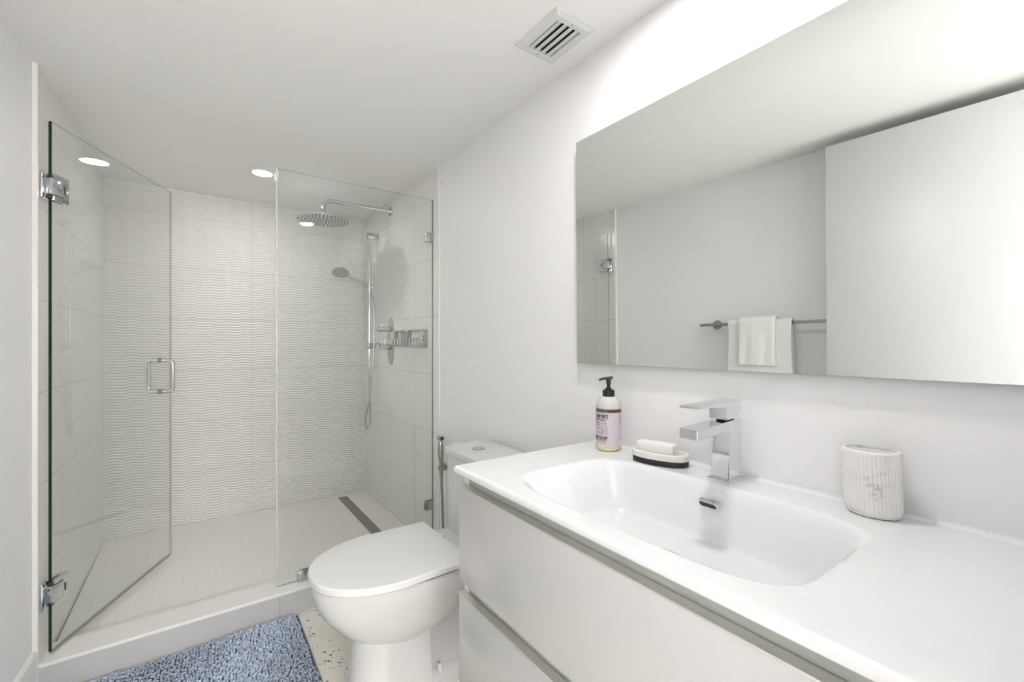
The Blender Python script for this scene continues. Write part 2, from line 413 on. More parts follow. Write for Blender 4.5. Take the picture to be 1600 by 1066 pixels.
# overflow slot in the back wall of the basin
def stadium(a, h, r, n=10):
    out = []
    for k in range(n+1):
        t = -PI/2+PI*k/n; out.append((a+r*math.cos(t), r*math.sin(t)))
    for k in range(n+1):
        t = PI/2+PI*k/n; out.append((-a+r*math.cos(t), r*math.sin(t)))
    return out
OV = Matrix.Translation((.8805-.776, .515-.52, .843-.86)) @ Matrix.Rotation(math.radians(-28), 4, 'Y') 
def ovring(a, r, x): return [OV @ Vector((x, p, q)) for p, q in stadium(a, 0, r)]
b = newbm(); ring_loft(b, [ovring(.013, .0095, .004), ovring(.013, .0095, -.003), ovring(.013, .0085, -.004), ovring(.013, .006, -.004), ovring(.013, .0055, 0)], cap=False); ovr = obj('overflow_ring', b, M_chrome, sk)
b = newbm(); ring_loft(b, [ovring(.013, .0058, .002), ovring(.013, .0058, -.0015)]); obj('overflow_hole', b, M_dark, ovr)
b = newbm(); lathe(b, [(0, 0), (.03, 0), (.032, .003), (.026, .008), (0, .0095)], 32, Matrix.Translation((.735-.776, 0, .767-.86))); obj('drain_cap', b, M_ceramic, sk)

# ------------------------------------------------------------------ faucet
fa = thing('faucet', 'square chrome single-lever faucet standing behind the basin', 'faucet', (.967, .522, .8795))
fa.scale = (1, 1, 1)
b = newbm(); box(b, (-.040, -.027, 0), (.042, .027, .005), .001); box(b, (-.035, -.023, .005), (.036, .023, .008), .001); obj('base_plate', b, M_chromef, fa)
b = newbm()
hw = .0205
prof = [(-.030, .008), (.030, .008), (.022, .136), (-.150, .1275), (-.150, .107), (-.024, .113)]
r0 = [(x, -hw, z) for x, z in prof]; r1 = [(x, hw, z) for x, z in prof]
ring_loft(b, [r0, r1]); bmesh.ops.bevel(b, geom=b.edges[:], offset=.0012, segments=2, affect='EDGES'); obj('body_and_spout', b, M_chromef, fa)
b = newbm(); cyl(b, (-.008, 0, .132), (-.008, 0, .139), .0185, 32); lv = obj('cartridge_collar', b, M_dark, fa)
b = newbm()
prof = [(-.036, .137), (.012, .1395), (.024, .158), (.018, .178), (-.150, .1735), (-.150, .1700), (-.036, .166)]
r0 = [(x, -hw, z) for x, z in prof]; r1 = [(x, hw, z) for x, z in prof]
ring_loft(b, [r0, r1]); bmesh.ops.bevel(b, geom=b.edges[:], offset=.0009, segments=2, affect='EDGES'); obj('lever', b, M_chromef, fa)

# ------------------------------------------------------------------ soap bottle
sb = thing('soap_bottle', 'hand soap pump bottle with lavender label and black pump beside the wall', 'bottle', (.957, .862, .8805))
R_ = .0345
M_bot = mat('milky_clear_plastic', (.80, .80, .74), .18, 0, Transmission_Weight=.25)
M_liq = mat('pale_yellow_liquid_soap', (.74, .68, .46), .2)
M_label = mat('lavender_label', (.66, .58, .64), .45)
M_labelb = mat('brown_label_band', (.07, .028, .022), .45)
M_ink = mat('dark_label_ink', (.03, .025, .03), .5)
M_pale = mat('pale_label_ink', (.75, .68, .68), .5)
b = newbm(); lathe(b, [(0, .002), (.029, 0), (.033, .003), (R_, .010), (R_, .020)], 48); obj('liquid_base', b, M_liq, sb)
b = newbm(); lathe(b, [(R_, .020), (R_, .122), (.0335, .131), (.0295, .141), (.022, .148), (.0145, .152), (.0130, .155), (0, .155)], 48, cap=False); obj('bottle_body', b, M_bot, sb)
b = newbm(); lathe(b, [(R_+.0004, .0155), (R_+.0004, .1085)], 64, cap=False); lb = obj('label', b, M_label, sb)
b = newbm(); lathe(b, [(R_+.0006, .1085), (R_+.0006, .1175)], 64, cap=False); obj('label_band', b, M_labelb, lb)
camdir = math.atan2(-.862, -.957)             # from the bottle towards the camera
def wrap_text(bm, s, size, width, zc, ang, bold=0, rad=R_+.0009):
    vs_, fs = text_mesh(s, size, width, bold)
    V = []
    for v_ in vs_:
        a = ang + v_.x/rad
        V.append(bm.verts.new((rad*math.cos(a), rad*math.sin(a), zc+v_.y)))
    for f in fs:
        try: bm.faces.new([V[i] for i in f])
        except Exception: pass
tc_ = camdir-math.radians(50)
b = newbm()
for s, sz, w, z, bo in (("MRS. MEYER'S", .0145, .060, .0925, .0005), ('CLEAN DAY', .0070, .050, .0850, .0002), ('SOAP', .0125, .022, .0335, .0005), ('LIQUID HAND', .0060, .030, .0455, .0001),
                        ('LAVENDER SCENT', .0042, .052, .0775, 0), ('ESSENTIAL OILS', .0035, .050, .072, 0), ('12.5 FL OZ (370 mL)', .0036, .050, .0225, 0)):
    zz = z
    if s == 'SOAP':
        wrap_text(b, 'HAND SOAP', .0125, .056, .0335, tc_, .0005); continue
    if s == 'LIQUID HAND': s = 'WITH OLIVE OIL + ALOE VERA'; w = .052; zz = .0285; sz = .004
    wrap_text(b, s, sz, w, zz, tc_, bo)
for k in range(4): wrap_text(b, 'made with plant', .0032, .020, .0650-k*.0055, tc_+.54, 0)
obj('label_lettering', b, M_ink, lb, smooth=False); b = newbm()
for k in range(5): wrap_text(b, 'plant derived soap', .0030, .020, .095-k*.005, camdir+1.22, 0)
obj('back_lettering', b, M_ink, lb, smooth=False); b = newbm()
for k in range(3): wrap_text(b, 'for hands', .0030, .014, .042-k*.005, camdir+1.25, 0)
obj('back_lettering', b, M_ink, lb, smooth=False)
def patch(bm, a0, a1, z0, z1, rad):
    n = 10; lo = [bm.verts.new((rad*math.cos(a0+(a1-a0)*i/n), rad*math.sin(a0+(a1-a0)*i/n), z0)) for i in range(n+1)]
    hi = [bm.verts.new((rad*math.cos(a0+(a1-a0)*i/n), rad*math.sin(a0+(a1-a0)*i/n), z1)) for i in range(n+1)]
    for i in range(n): bm.faces.new((lo[i], lo[i+1], hi[i+1], hi[i]))
b = newbm(); patch(b, camdir+1.0, camdir+1.5, .048, .070, R_+.0008); obj('white_label_block', b, M_pale, lb); b = newbm(); patch(b, camdir+1.0, camdir+1.5, .018, .028, R_+.0008); obj('white_label_block', b, M_pale, lb); b = newbm()
wrap_text(b, 'garden fresh scents for the home', .0042, .045, .1115, tc_+.1, 0)
obj('band_lettering', b, M_pale, lb, smooth=False)
b = newbm(); rad = R_+.0008
for (r1_, r2_) in ((.0075, .0085),):
    va = []; vb_ = []
    for k in range(28):
        t = 2*PI*k/28
        for lst, rr_ in ((va, r1_), (vb_, r2_)):
            a = tc_+.14+rr_*math.cos(t)/rad; lst.append(b.verts.new((rad*1.002*math.cos(a), rad*1.002*math.sin(a), .0575+rr_*math.sin(t))))
    for k in range(28): b.faces.new((va[k], va[(k+1) % 28], vb_[(k+1) % 28], vb_[k]))
obj('label_round_mark', b, M_ink, lb)
M_pump = mat('black_pump_plastic', (.012, .012, .014), .35)
b = newbm(); lathe(b, [(0, .150), (.0155, .150), (.0160, .152), (.0160, .168), (.0150, .170), (.009, .171), (.009, .175), (.0052, .176), (.0052, .186), (.0062, .187), (.0062, .194), (.0052, .195), (0, .195)], 30); 
for k in range(24):
    a = 2*PI*k/24; cyl(b, (.016*math.cos(a), .016*math.sin(a), .152), (.016*math.cos(a), .016*math.sin(a), .168), .0007, 6)
obj('pump_collar', b, M_pump, sb)
b = newbm(); nz_ = Vector((math.cos(camdir-1.45), math.sin(camdir-1.45), 0))
pp = [Vector((0, 0, .2035))-nz_*.011+Vector((0, 0, .001)), Vector((0, 0, .203)), Vector((0, 0, .2015))+nz_*.012, Vector((0, 0, .1995))+nz_*.022, Vector((0, 0, .196))+nz_*.026]
tube(b, spline(pp, 5), .004, 12, rr=[.0048-.00009*i for i in range(21)]); cyl(b, (0, 0, .194), (0, 0, .204), .0072, 20, .001)
obj('pump_nozzle', b, M_pump, sb)

# ------------------------------------------------------------------ soap dish and bar
def oval(a, c, z, n=48, p=2.3):
    out = []
    for i in range(n):
        t = 2*PI*i/n; ct, st = math.cos(t), math.sin(t)
        out.append((a*math.copysign(abs(ct)**(2/p), ct), c*math.copysign(abs(st)**(2/p), st), z))
    return out
sd = thing('soap_dish', 'oval white soap dish on a black base behind the basin', 'soap dish', (.957, .690, .8805), math.radians(14))
b = newbm(); ring_loft(b, [oval(.035, .066, .0), oval(.039, .070, .002), oval(.039, .070, .013), oval(.036, .067, .0135)]); obj('base', b, mat('black_rubber', (.012, .012, .013), .5), sd)
b = newbm(); ring_loft(b, [oval(.037, .068, .013), oval(.040, .071, .0145), oval(.0405, .0715, .027), oval(.0385, .0695, .030), oval(.035, .066, .030), oval(.033, .064, .027), oval(.031, .061, .020), oval(.02, .045, .019)])
obj('tray', b, mat('ivory_ceramic', (.80, .79, .75), .3), sd)
so = thing('soap_bar', 'white bar of soap lying on the soap dish', 'soap', (.957, .700, .9008), math.radians(12))
b = newbm(); box(b, (-.018, -.048, 0), (.018, .048, .030), .004, 3)
so_ = obj('bar', b, mat('white_soap', (.84, .83, .80), .5), so)
b = newbm(); lathe(b, [(0, 0), (.008, .0), (.0085, .001), (.006, .0012), (.0055, .0006), (0, .0006)], 20, axisM((0, -.0482, .015), (0, -1, 0))); obj('stamped_end', b, M_seat, so)

# ------------------------------------------------------------------ toothbrush cup
tb = thing('toothbrush_cup', 'fluted white marble-look toothbrush cup right of the faucet', 'cup', (.978, .262, .8805), math.radians(8))
def lens(a, c, z, flute=0, n=264, sx=0):
    out = []
    for i in range(n):
        t = 2*PI*i/n; ct, st = math.cos(t), math.sin(t)
        k = 1+flute*(abs(math.sin(t*22))-.6)
        out.append((c*math.copysign(abs(ct)**.95, ct)*k, a*math.copysign(abs(st)**.95, st)*k+sx, z))
    return out
b = newbm()
hh = .114
A_, C_ = .0405, .0350
rg = [lens(A_*.84, C_*.84, 0), lens(A_*.93, C_*.93, .002, .04), lens(A_*.98, C_*.98, .009, .055), lens(A_, C_, .02, .055, sx=.0008)]
for k in range(1, 8): rg.append(lens(A_+.0008*k/8, C_+.0008*k/8, .02+(hh-.028)*k/7, .055, sx=.0008+.003*k/7))
rg += [lens(A_+.0012, C_+.0012, hh-.006, sx=.0037), lens(A_+.0014, C_+.0014, hh-.0015, sx=.0037), lens(A_+.0004, C_+.0004, hh, sx=.0037), lens(A_-.0045, C_-.0045, hh, sx=.004), lens(A_-.005, C_-.005, hh-.003, sx=.004), lens(A_-.006, C_-.006, .02, sx=.001)]
ring_loft(b, rg); obj('cup_body', b, M_marble, tb, angle=60)
b = newbm(); box(b, (-.0015, -.0325, .03), (.0015, .0395, hh-.001), .0005); obj('divider', b, M_marble, tb)

# ------------------------------------------------------------------ toilet
TY = 1.475
to = thing('toilet', 'white one-piece toilet with closed lid between vanity and shower', 'toilet', (.593, TY, 0))
def egg(x0, x1, hw, z, n=64, back=.30, sq=3.0, rs=.6):
    # front half ellipse towards -x, squarer back
    xm = x0+(x1-x0)*rs; out = []
    for i in range(n):
        t = 2*PI*i/n; ct, st = math.cos(t), math.sin(t)
        if ct < 0: x = xm+(xm-x0)*ct*1.0; y = hw*math.copysign(abs(st)**.93, st)
        else:
            x = xm+(x1-xm)*math.copysign(abs(ct)**(2/sq), ct); y = hw*math.copysign(abs(st)**(2/sq), st)
            y *= 1-back*.25*ct
        out.append((x-.6, y, z))
    return out
b = newbm()
ring_loft(b, [egg(.46, .655, .095, .200), egg(.445, .68, .108, .212), egg(.405, .74, .132, .235), egg(.362, .80, .156, .275), egg(.325, .83, .175, .325),
              egg(.303, .845, .186, .375), egg(.296, .85, .190, .405), egg(.296, .85, .190, .424), egg(.302, .848, .186, .430)])
obj('bowl', b, M_ceramic, to)
b = newbm()
def ped(x0, x1, hw, z): 
    out = []
    for i in range(24):
        t = PI/2+PI*i/23; out.append((x0+.10+.10*math.cos(t)-.6, hw*math.sin(t), z))
    out += [(x1-.6, -hw, z), (x1-.6, hw, z)]
    return out
ring_loft(b, [ped(.398, .655, .124, 0), ped(.402, .655, .118, .02), ped(.412, .652, .109, .10), ped(.418, .650, .104, .18), ped(.424, .648, .100, .235)]); obj('pedestal', b, M_ceramic, to, angle=40)
b = newbm()
def rr(x0, x1, hw, z, r=.03, n=6):
    out = []
    for cx_, cy_, a0 in ((x1-r, hw-r, 0), (x0+r, hw-r, PI/2), (x0+r, -hw+r, PI), (x1-r, -hw+r, 1.5*PI)):
        for k in range(n+1):
            t = a0+PI/2*k/n; out.append((cx_+r*math.cos(t)-.6, cy_+r*math.sin(t), z))
    return out
ring_loft(b, [rr(.60, W-.02, .112, 0), rr(.60, W-.02, .112, .034), rr(.61, W-.022, .106, .042), rr(.61, W-.022, .072, .056), rr(.62, W-.022, .066, .10), rr(.62, W-.022, .070, .30), rr(.66, W-.022, .12, .40), rr(.70, W-.006, .148, .428)]); obj('trapway_base', b, M_ceramic, to)
for s in (-1, 1):
    b = newbm(); lathe(b, [(0.0105, 0), (.0105, .003), (.0085, .020), (.006, .024), (0, .025)], 20, Matrix.Translation((.093, s*.086, .049))); obj('bolt_cap', b, M_seat, to)
# lid: D shape with squared hinge end
def dshape(x0, x1, hw, z, n=40, rc=.012):
    out = []
    xm = x0+.245
    for i in range(n+1):
        t = PI/2+PI*i/n; ct, st = math.cos(t), math.sin(t)
        out.append((xm+(xm-x0)*math.copysign(abs(ct)**.96, ct)-.6, hw*math.copysign(abs(st)**.93, st), z))
    hb = hw*.965
    for k in range(5):
        t = -PI/2+PI/2*k/4; out.append((x1-rc+rc*math.cos(t)-.6, -hb+rc+rc*math.sin(t), z))
    for k in range(5):
        t = PI/2*k/4; out.append((x1-rc+rc*math.cos(t)-.6, hb-rc+rc*math.sin(t), z))
    return out
b = newbm(); ring_loft(b, [dshape(.300, .752, .188, .4370), dshape(.293, .755, .195, .4375), dshape(.290, .757, .198, .4395), dshape(.290, .757, .198, .455), dshape(.294, .755, .194, .4595), dshape(.305, .748, .184, .4605), dshape(.36, .71, .12, .4615)])
obj('lid', b, M_seat, to, angle=30)
b = newbm(); ring_loft(b, [dshape(.312, .75, .176, .4290), dshape(.312, .75, .176, .4375)]); obj('lid_gap_shade', b, mat('painted_gap_shade', (.05, .05, .05), .5), to)  # near-black ring paints the shade in the gap under the lid
for s in (-1, 1):
    b = newbm(); box(b, (.757-.6, s*.075-.022, .4285), (.785-.6, s*.075+.022, .444), .006, 3); obj('hinge', b, M_seat, to)
# tank
def tk(x0, x1, hw, z, r=.035): return rr(x0, x1, hw, z, r, 8)
b = newbm(); ring_loft(b, [tk(.838, W-.006, .146, .428), tk(.834, W-.006, .148, .47), tk(.830, W-.006, .150, .735)]); obj('tank', b, M_ceramic, to)
b = newbm(); ring_loft(b, [tk(.836, W-.006, .143, .734, .03), tk(.836, W-.006, .143, .740, .03), tk(.822, W-.006, .157, .740, .038), tk(.820, W-.006, .158, .7425, .038), tk(.820, W-.006, .158, .760, .038), tk(.829, W-.008, .150, .7675, .034), tk(.85, W-.02, .13, .769, .03)]); tl = obj('tank_lid', b, M_ceramic, to)
bx_, by_ = .905-.6, 1.478-TY
b = newbm(); lathe(b, [(0, .7685), (.024, .7685), (.025, .7715), (.0225, .7725), (0, .7725)], 36, Matrix.Translation((bx_, by_, 0))); fb = obj('flush_plate', b, M_chromeb, tl)
for s in (-1, 1):
    b = newbm()
    pts = [(bx_, by_+s*.001)]+[(bx_+.0195*math.cos(t), by_+s*(.001+.0195*math.sin(t))) for t in [PI*k/16 for k in range(17)]]
    pts = pts[1:]
    ring_loft(b, [[(x, y, .7725) for x, y in pts], [(x, y, .7745) for x, y in pts]]); obj('flush_button', b, M_chrome, fb)

# ------------------------------------------------------------------ bidet sprayer
bs = thing('bidet_sprayer', 'slim brushed nickel bidet sprayer hanging on the wall beside the toilet tank', 'sprayer', (W, 2.005, .25))
Z0 = -.25
b = newbm(); cyl(b, (0, .018, .555+Z0), (-.012, .018, .555+Z0), .019, 28, .002); cyl(b, (-.012, .018, .555+Z0), (-.03, .010, .555+Z0), .009, 20); lathe(b, [(.013, 0), (.016, .002), (.016, .02), (.013, .022)], 24, Matrix.Translation((-.034, .0, .545+Z0)), cap=False); obj('wall_holder', b, M_steel, bs)
b = newbm(); tube(b, spline([(-.034, 0, .540+Z0), (-.034, 0, .575+Z0), (-.036, .001, .62+Z0), (-.037, .002, .665+Z0), (-.035, .003, .690+Z0)], 5), .01, 16, rr=[.009, .009, .009, .009, .0095, .010, .011, .012, .013, .0135, .014, .0145, .0145, .0145, .014, .0135, .013, .012, .0115, .011, .010])
obj('handle', b, M_steel, bs)
b = newbm(); cyl(b, (-.034, .026, .704+Z0), (-.040, -.020, .708+Z0), .0115, 24, .0015); hd = obj('spray_head', b, M_steel, bs)
b = newbm(); cyl(b, (-.0399, -.0195, .7080+Z0), (-.0402, -.0215, .7082+Z0), .009, 24); obj('spray_face', b, M_dark, hd)
b = newbm(); tube(b, spline([(-.028, .020, .69+Z0), (-.036, .024, .672+Z0), (-.036, .021, .652+Z0)], 6), .0035, 10); obj('trigger', b, M_dark, bs)
b = newbm(); tube(b, spline([(-.034, 0, .545+Z0), (-.034, -.002, .48+Z0), (-.030, -.004, .38+Z0), (-.026, -.002, .27+Z0), (-.02, .0, .20+Z0)], 10), .0068, 12); cyl(b, (-.034, 0, .515+Z0), (-.034, 0, .545+Z0), .0095, 18); cyl(b, (-.02, 0, .16+Z0), (-.02, 0, .205+Z0), .010, 18); cyl(b, (0, 0, .175+Z0), (-.03, 0, .175+Z0), .013, 18); obj('hose', b, M_steel, bs)

# ------------------------------------------------------------------ shower glass door (open inwards)
HX, HY = -.409, 2.156
da = math.atan2(.662, .302)
gd = thing('shower_door', 'frameless glass shower door standing open on two chrome hinges', 'shower door', (HX, HY, 0), da)
Lg = .728; TH = .010; dz0, dz1 = .121, 1.947
def glasspane(name, lo, hi, parent, edges):
    # six faces: the two broad faces are glass, the narrow edges carry an edge material
    b = newbm(); box(b, lo, hi)
    ax = min(range(3), key=lambda i: hi[i]-lo[i])
    for f in b.faces:
        nrm = f.normal; k = max(range(3), key=lambda i: abs(nrm[i]))
        if k == ax: f.material_index = 0
        else:
            c = f.calc_center_median(); side = 'hi' if c[k] > (lo[k]+hi[k])/2 else 'lo'
            f.material_index = edges.get((k, side), 1)
    return obj(name, b, [M_glass, M_gedgel, M_gedge], parent, smooth=False)
glasspane('glass_panel', (0, -TH/2, dz0), (Lg, TH/2, dz1), gd, {(0, 'lo'): 2})
b = newbm(); box(b, (.004, -.0035, dz0-.010), (Lg-.004, .0035, dz0-.0003), .001); obj('bottom_sweep', b, M_sweep, gd)
for zc in (1.722, .322):
    b = newbm()
    for s in (-1, 1):
        # clamp plates either side of the glass with a notch for the knuckle
        y0, y1 = (TH/2+.0003, TH/2+.008) if s > 0 else (-TH/2-.008, -TH/2-.0003)
        pts = [(0.0, -.045), (.062, -.045), (.062, .045), (0.0, .045), (0.0, .030), (.036, .030), (.036, -.030), (0.0, -.030)]
        ring_loft(b, [[(x, y0, zc+z) for x, z in pts], [(x, y1, zc+z) for x, z in pts]])
    h = obj('hinge', b, M_chrome, gd, smooth=False)
    bb = newbm(); box(bb, (-.012, -.016, zc-.0285), (.033, .016, zc+.0285), .003); obj('hinge_knuckle', bb, M_chrome, h)
    bb = newbm()
    for s in (-1, 1): cyl(bb, (.0, 0, zc+s*.0285), (.0, 0, zc+s*.040), .007, 16)
    for s in (-1, 1): box(bb, (.043, s*(TH/2+.0085)-.0006, zc-.013), (.048, s*(TH/2+.0085)+.0006, zc+.013))
    obj('hinge_pin', bb, M_dark, h)
    # wall plate parallel to the tiled wall
    bb = newbm(); box(bb, (XJ+.0009-HX, .0-.030, zc-.045), (XJ+.0069-HX, .036, zc+.045), .0015)
    bmesh.ops.rotate(bb, verts=bb.verts, cent=(0, 0, 0), matrix=Matrix.Rotation(-da, 3, 'Z')); obj('hinge_wall_plate', bb, M_chrome, h)
b = newbm()
xh = .646
for s in (-1, 1):
    tube(b, roundpath([(xh, s*TH/2, .948), (xh, s*.052, .948), (xh, s*.052, 1.100), (xh, s*TH/2, 1.100)], .022, 8), .0085, 16)
hdl = obj('pull_handle', b, M_chrome, gd)
b = newbm()
for z in (.948, 1.100):
    for s in (-1, 1): cyl(b, (xh, s*(TH/2+.001), z), (xh, s*(TH/2+.009), z), .0115, 20, .001)
obj('handle_washer', b, M_chrome, hdl)
b = newbm()
for z in (.948, 1.100):
    for s in (-1, 1): cyl(b, (xh, s*(TH/2+.0001), z), (xh, s*(TH/2+.0018), z), .012, 20)
obj('rubber_washer', b, M_dark, hdl)

# fixed glass panel
PX0, PY = .289, 2.176
gp = thing('shower_screen', 'fixed clear glass shower panel standing on the curb beside the toilet', 'shower screen', ((PX0+W)/2, PY, ZT))
wx_ = (W-.003-PX0)/2
glasspane('glass_panel', (-wx_, -TH/2, .003), (wx_, TH/2, 1.952-ZT), gp, {(0, 'hi'): 2})
b = newbm(); box(b, (-wx_-.0085, -.008, .004), (-wx_-.0004, .008, 1.950-ZT), .0025, 3); obj('edge_seal', b, M_seal, gp)
for zc in (1.750, .317):
    b = newbm(); zz = zc-ZT
    for s in (-1, 1):
        y0, y1 = (TH/2+.0003, TH/2+.007) if s > 0 else (-TH/2-.007, -TH/2-.0003)
        box(b, (wx_-.046, y0, zz-.024), (wx_+.0028, y1, zz+.024), .0012)
    obj('wall_clamp', b, M_chromeb, gp)
b = newbm()
for s in (-1, 1):
    y0, y1 = (TH/2+.0003, TH/2+.007) if s > 0 else (-TH/2-.007, -TH/2-.0003)
    xx = .395-(PX0+W)/2
    box(b, (xx-.025, y0, .0003), (xx+.025, y1, .046), .0012)
obj('floor_clamp', b, M_chromeb, gp)

# ------------------------------------------------------------------ rain shower
rs_ = thing('rain_shower', 'round chrome rain shower head on a horizontal wall arm', 'shower head', (W, 2.80, 2.042))
b = newbm(); cyl(b, (0, 0, 0), (-.010, 0, 0), .030, 36, .002); obj('wall_flange', b, M_chrome, rs_)
AX = -.417
b = newbm(); tube(b, roundpath([(-.008, 0, 0), (AX, 0, 0), (AX, 0, -.098)], .052, 10), .0133, 20); obj('shower_arm', b, M_chrome, rs_)
b = newbm(); lathe(b, [(.0, .0), (.148, .0), (.153, .002), (.154, .005), (.150, .008), (.06, .012), (.022, .014), (.020, .030), (.014, .034), (0, .034)], 72, Matrix.Translation((AX, 0, -.124))); hd = obj('head', b, M_chrome, rs_)
b = newbm(); lathe(b, [(0, -.1246), (.147, -.1246), (.147, -.1238), (0, -.1238)], 64, Matrix.Translation((AX, 0, 0))); obj('spray_face', b, mat('satin_spray_face', (.86, .86, .86), .4, .7), hd)
b = newbm(); rn = 0
for k in range(1, 9):
    r = .0172*k; n = 5*k+1
    for i in range(n):
        a = 2*PI*i/n+k*.22
        lathe(b, [(.0044, -.0002), (.0036, -.0034), (.0012, -.0042)], 7, Matrix.Translation((AX+r*math.cos(a), r*math.sin(a), -.124)))
obj('nozzle_field', b, M_nozzle, hd)['kind'] = 'stuff'

# ------------------------------------------------------------------ slide bar with hand shower
sl = thing('shower_slide_bar', 'vertical chrome slide bar with adjustable holder on the tiled wall', 'shower bar', (W, 3.05, 0))
BX = -.062
b = newbm(); cyl(b, (BX, 0, 1.10), (BX, 0, 1.95), .0115, 24, .001); obj('bar', b, M_chrome, sl)
for z in (1.925, 1.165):
    b = newbm(); box(b, (BX-.014, -.014, z-.020), (-.0005, .014, z+.020), .003); obj('wall_bracket', b, M_chromeb, sl)
b = newbm(); cyl(b, (BX, 0, 1.550), (BX, 0, 1.595), .019, 28, .003); cyl(b, (BX, 0, 1.572), (BX-.040, -.004, 1.580), .014, 24, .002); box(b, (BX+.005, -.012, 1.560), (BX+.036, .012, 1.585), .005); obj('slider', b, M_chrome, sl)
b = newbm(); cyl(b, (BX-.001, 0, 1.060), (BX-.001, 0, 1.105), .013, 24, .002); obj('water_outlet', b, M_chrome, sl)
hs = thing('hand_shower', 'small round chrome hand shower held in the slide bar holder', 'hand shower', (W+BX-.022, 3.046, 1.590))
b = newbm(); hp = spline([(.012, .002, -.030), (-.002, 0, -.008), (-.052, 0, .020), (-.115, -.002, .046)], 6)
tube(b, hp, .01, 18, rr=[.0115+.00018*i for i in range(19)]); hpo = obj('handle', b, M_chrome, hs)
fd = Vector((-.22, -.42, -.87)).normalized()
b = newbm(); Mh = axisM((-.172, -.004, .066), -fd)
lathe(b, [(0, -.012), (.050, -.012), (.054, -.009), (.054, -.001), (.047, .006), (.02, .012), (0, .013)], 44, Mh); hh2 = obj('spray_head', b, M_chrome, hs)
b = newbm()
for k in range(1, 6):
    for i in range(6*k):
        a = 2*PI*i/(6*k)+k*.3; r = .0088*k
        lathe(b, [(.0024, 0), (.002, -.0018), (.0006, -.002)], 6, Mh @ Matrix.Translation((r*math.cos(a), r*math.sin(a), -.012)))
obj('nozzle_field', b, M_nozzle, hh2)
ho = thing('shower_hose', 'flexible metal shower hose looping below the slide bar', 'hose', (W+BX, 3.05, 1.0))
hx = W+BX
b = newbm()
pts = [(.006, .004, .545), (.022, -.012, .50), (.026, -.022, .40), (.024, -.024, .25), (.020, -.024, .10), (.010, -.02, -.05), (-.006, -.016, -.2), (-.024, -.006, -.31), (-.026, .0, -.37), (-.012, .0, -.405), (.004, .0, -.37), (.005, 0, -.28), (.001, 0, -.12), (-.001, 0, .06)]
tube(b, spline(pts, 12), .0068, 12); hoo = obj('hose', b, M_chromeb, ho)
b = newbm(); cyl(b, (-.001, 0, .02), (-.001, 0, .062), .010, 20, .001); obj('hose_connector', b, M_chrome, hoo)

# ------------------------------------------------------------------ thermostat plate
tv = thing('shower_valve', 'tall oval chrome shower control plate with two round knobs', 'shower valve', (W, 2.800, 1.196))
b = newbm()
def pill(r, L, x): 
    out = []
    for p, q in stadium(L, 0, r, 18): out.append((x, q, p))
    return out
def ell(a, c, x, n=56):
    out = []
    for i in range(n):
        t = 2*PI*i/n; ct, st = math.cos(t), math.sin(t); out.append((x, a*math.copysign(abs(ct)**.8, ct), c*math.copysign(abs(st)**.95, st)))
    return out
ring_loft(b, [ell(.056, .153, 0), ell(.056, .153, -.005), ell(.053, .150, -.007)]); obj('cover_plate', b, M_chromeb, tv)
for z in (.078, -.036):
    b = newbm(); cyl(b, (-.006, 0, z), (-.024, 0, z), .0245, 36, .001); cyl(b, (-.024, 0, z), (-.092, 0, z), .0205, 36, .003)
    k = obj('knob', b, M_chrome, tv)
    b = newbm(); cyl(b, (-.062, 0, z+.019), (-.062, 0, z+.027), .003, 12); obj('knob_pin', b, M_chrome, k)

# ------------------------------------------------------------------ wire basket and tumbler
wb = thing('shower_basket', 'wire shower basket on the tiled wall right of the control plate', 'basket', (W, 2.46, 1.165))
y0, y1, bd_, bh = -.215, .215, -.105, .088
b = newbm(); rw = .0024
for z in (bh, bh*.48, 0):
    tube(b, [(-.006, y0, z), (bd_, y0, z), (bd_, y1, z), (-.006, y1, z), (-.006, y0, z)], rw, 8)
obj('rim_wires', b, M_steel, wb)
b = newbm()
for i in range(11):
    y = y0+(y1-y0)*i/10
    tube(b, roundpath([(bd_, y, bh*.48), (bd_, y, 0), (-.006, y, 0), (-.006, y, bh*.48)], .006, 3), .0015, 6)
obj('basket_wires', b, M_steel, wb)
for s, yy in ((1, y0), (2, y1)):
    b = newbm(); box(b, (-.046, yy-.0025, -.004), (-.002, yy+.0015, bh+.006), .001)
    pl = obj('end_plate', b, M_steel, wb)
    b = newbm()
    for z in (.036, .056): cyl(b, (-.024, yy-.0035, z), (-.024, yy-.002, z), .004, 12)
    obj('screw_hole', b, M_dark, pl)
tm = thing('tumbler', 'small smoky clear cup standing in the wire shower basket', 'cup', (W-.066, 2.385, 1.1685))
b = newbm(); lathe(b, [(0, 0), (.028, 0), (.034, .086), (.0325, .086), (.0268, .003), (0, .003)], 36); obj('cup_wall', b, M_cup, tm)
b = newbm(); lathe(b, [(.0335, .082), (.0365, .082), (.0365, .0865), (.0335, .0865)], 36, cap=False); obj('cup_rim', b, M_chromeb, tm)

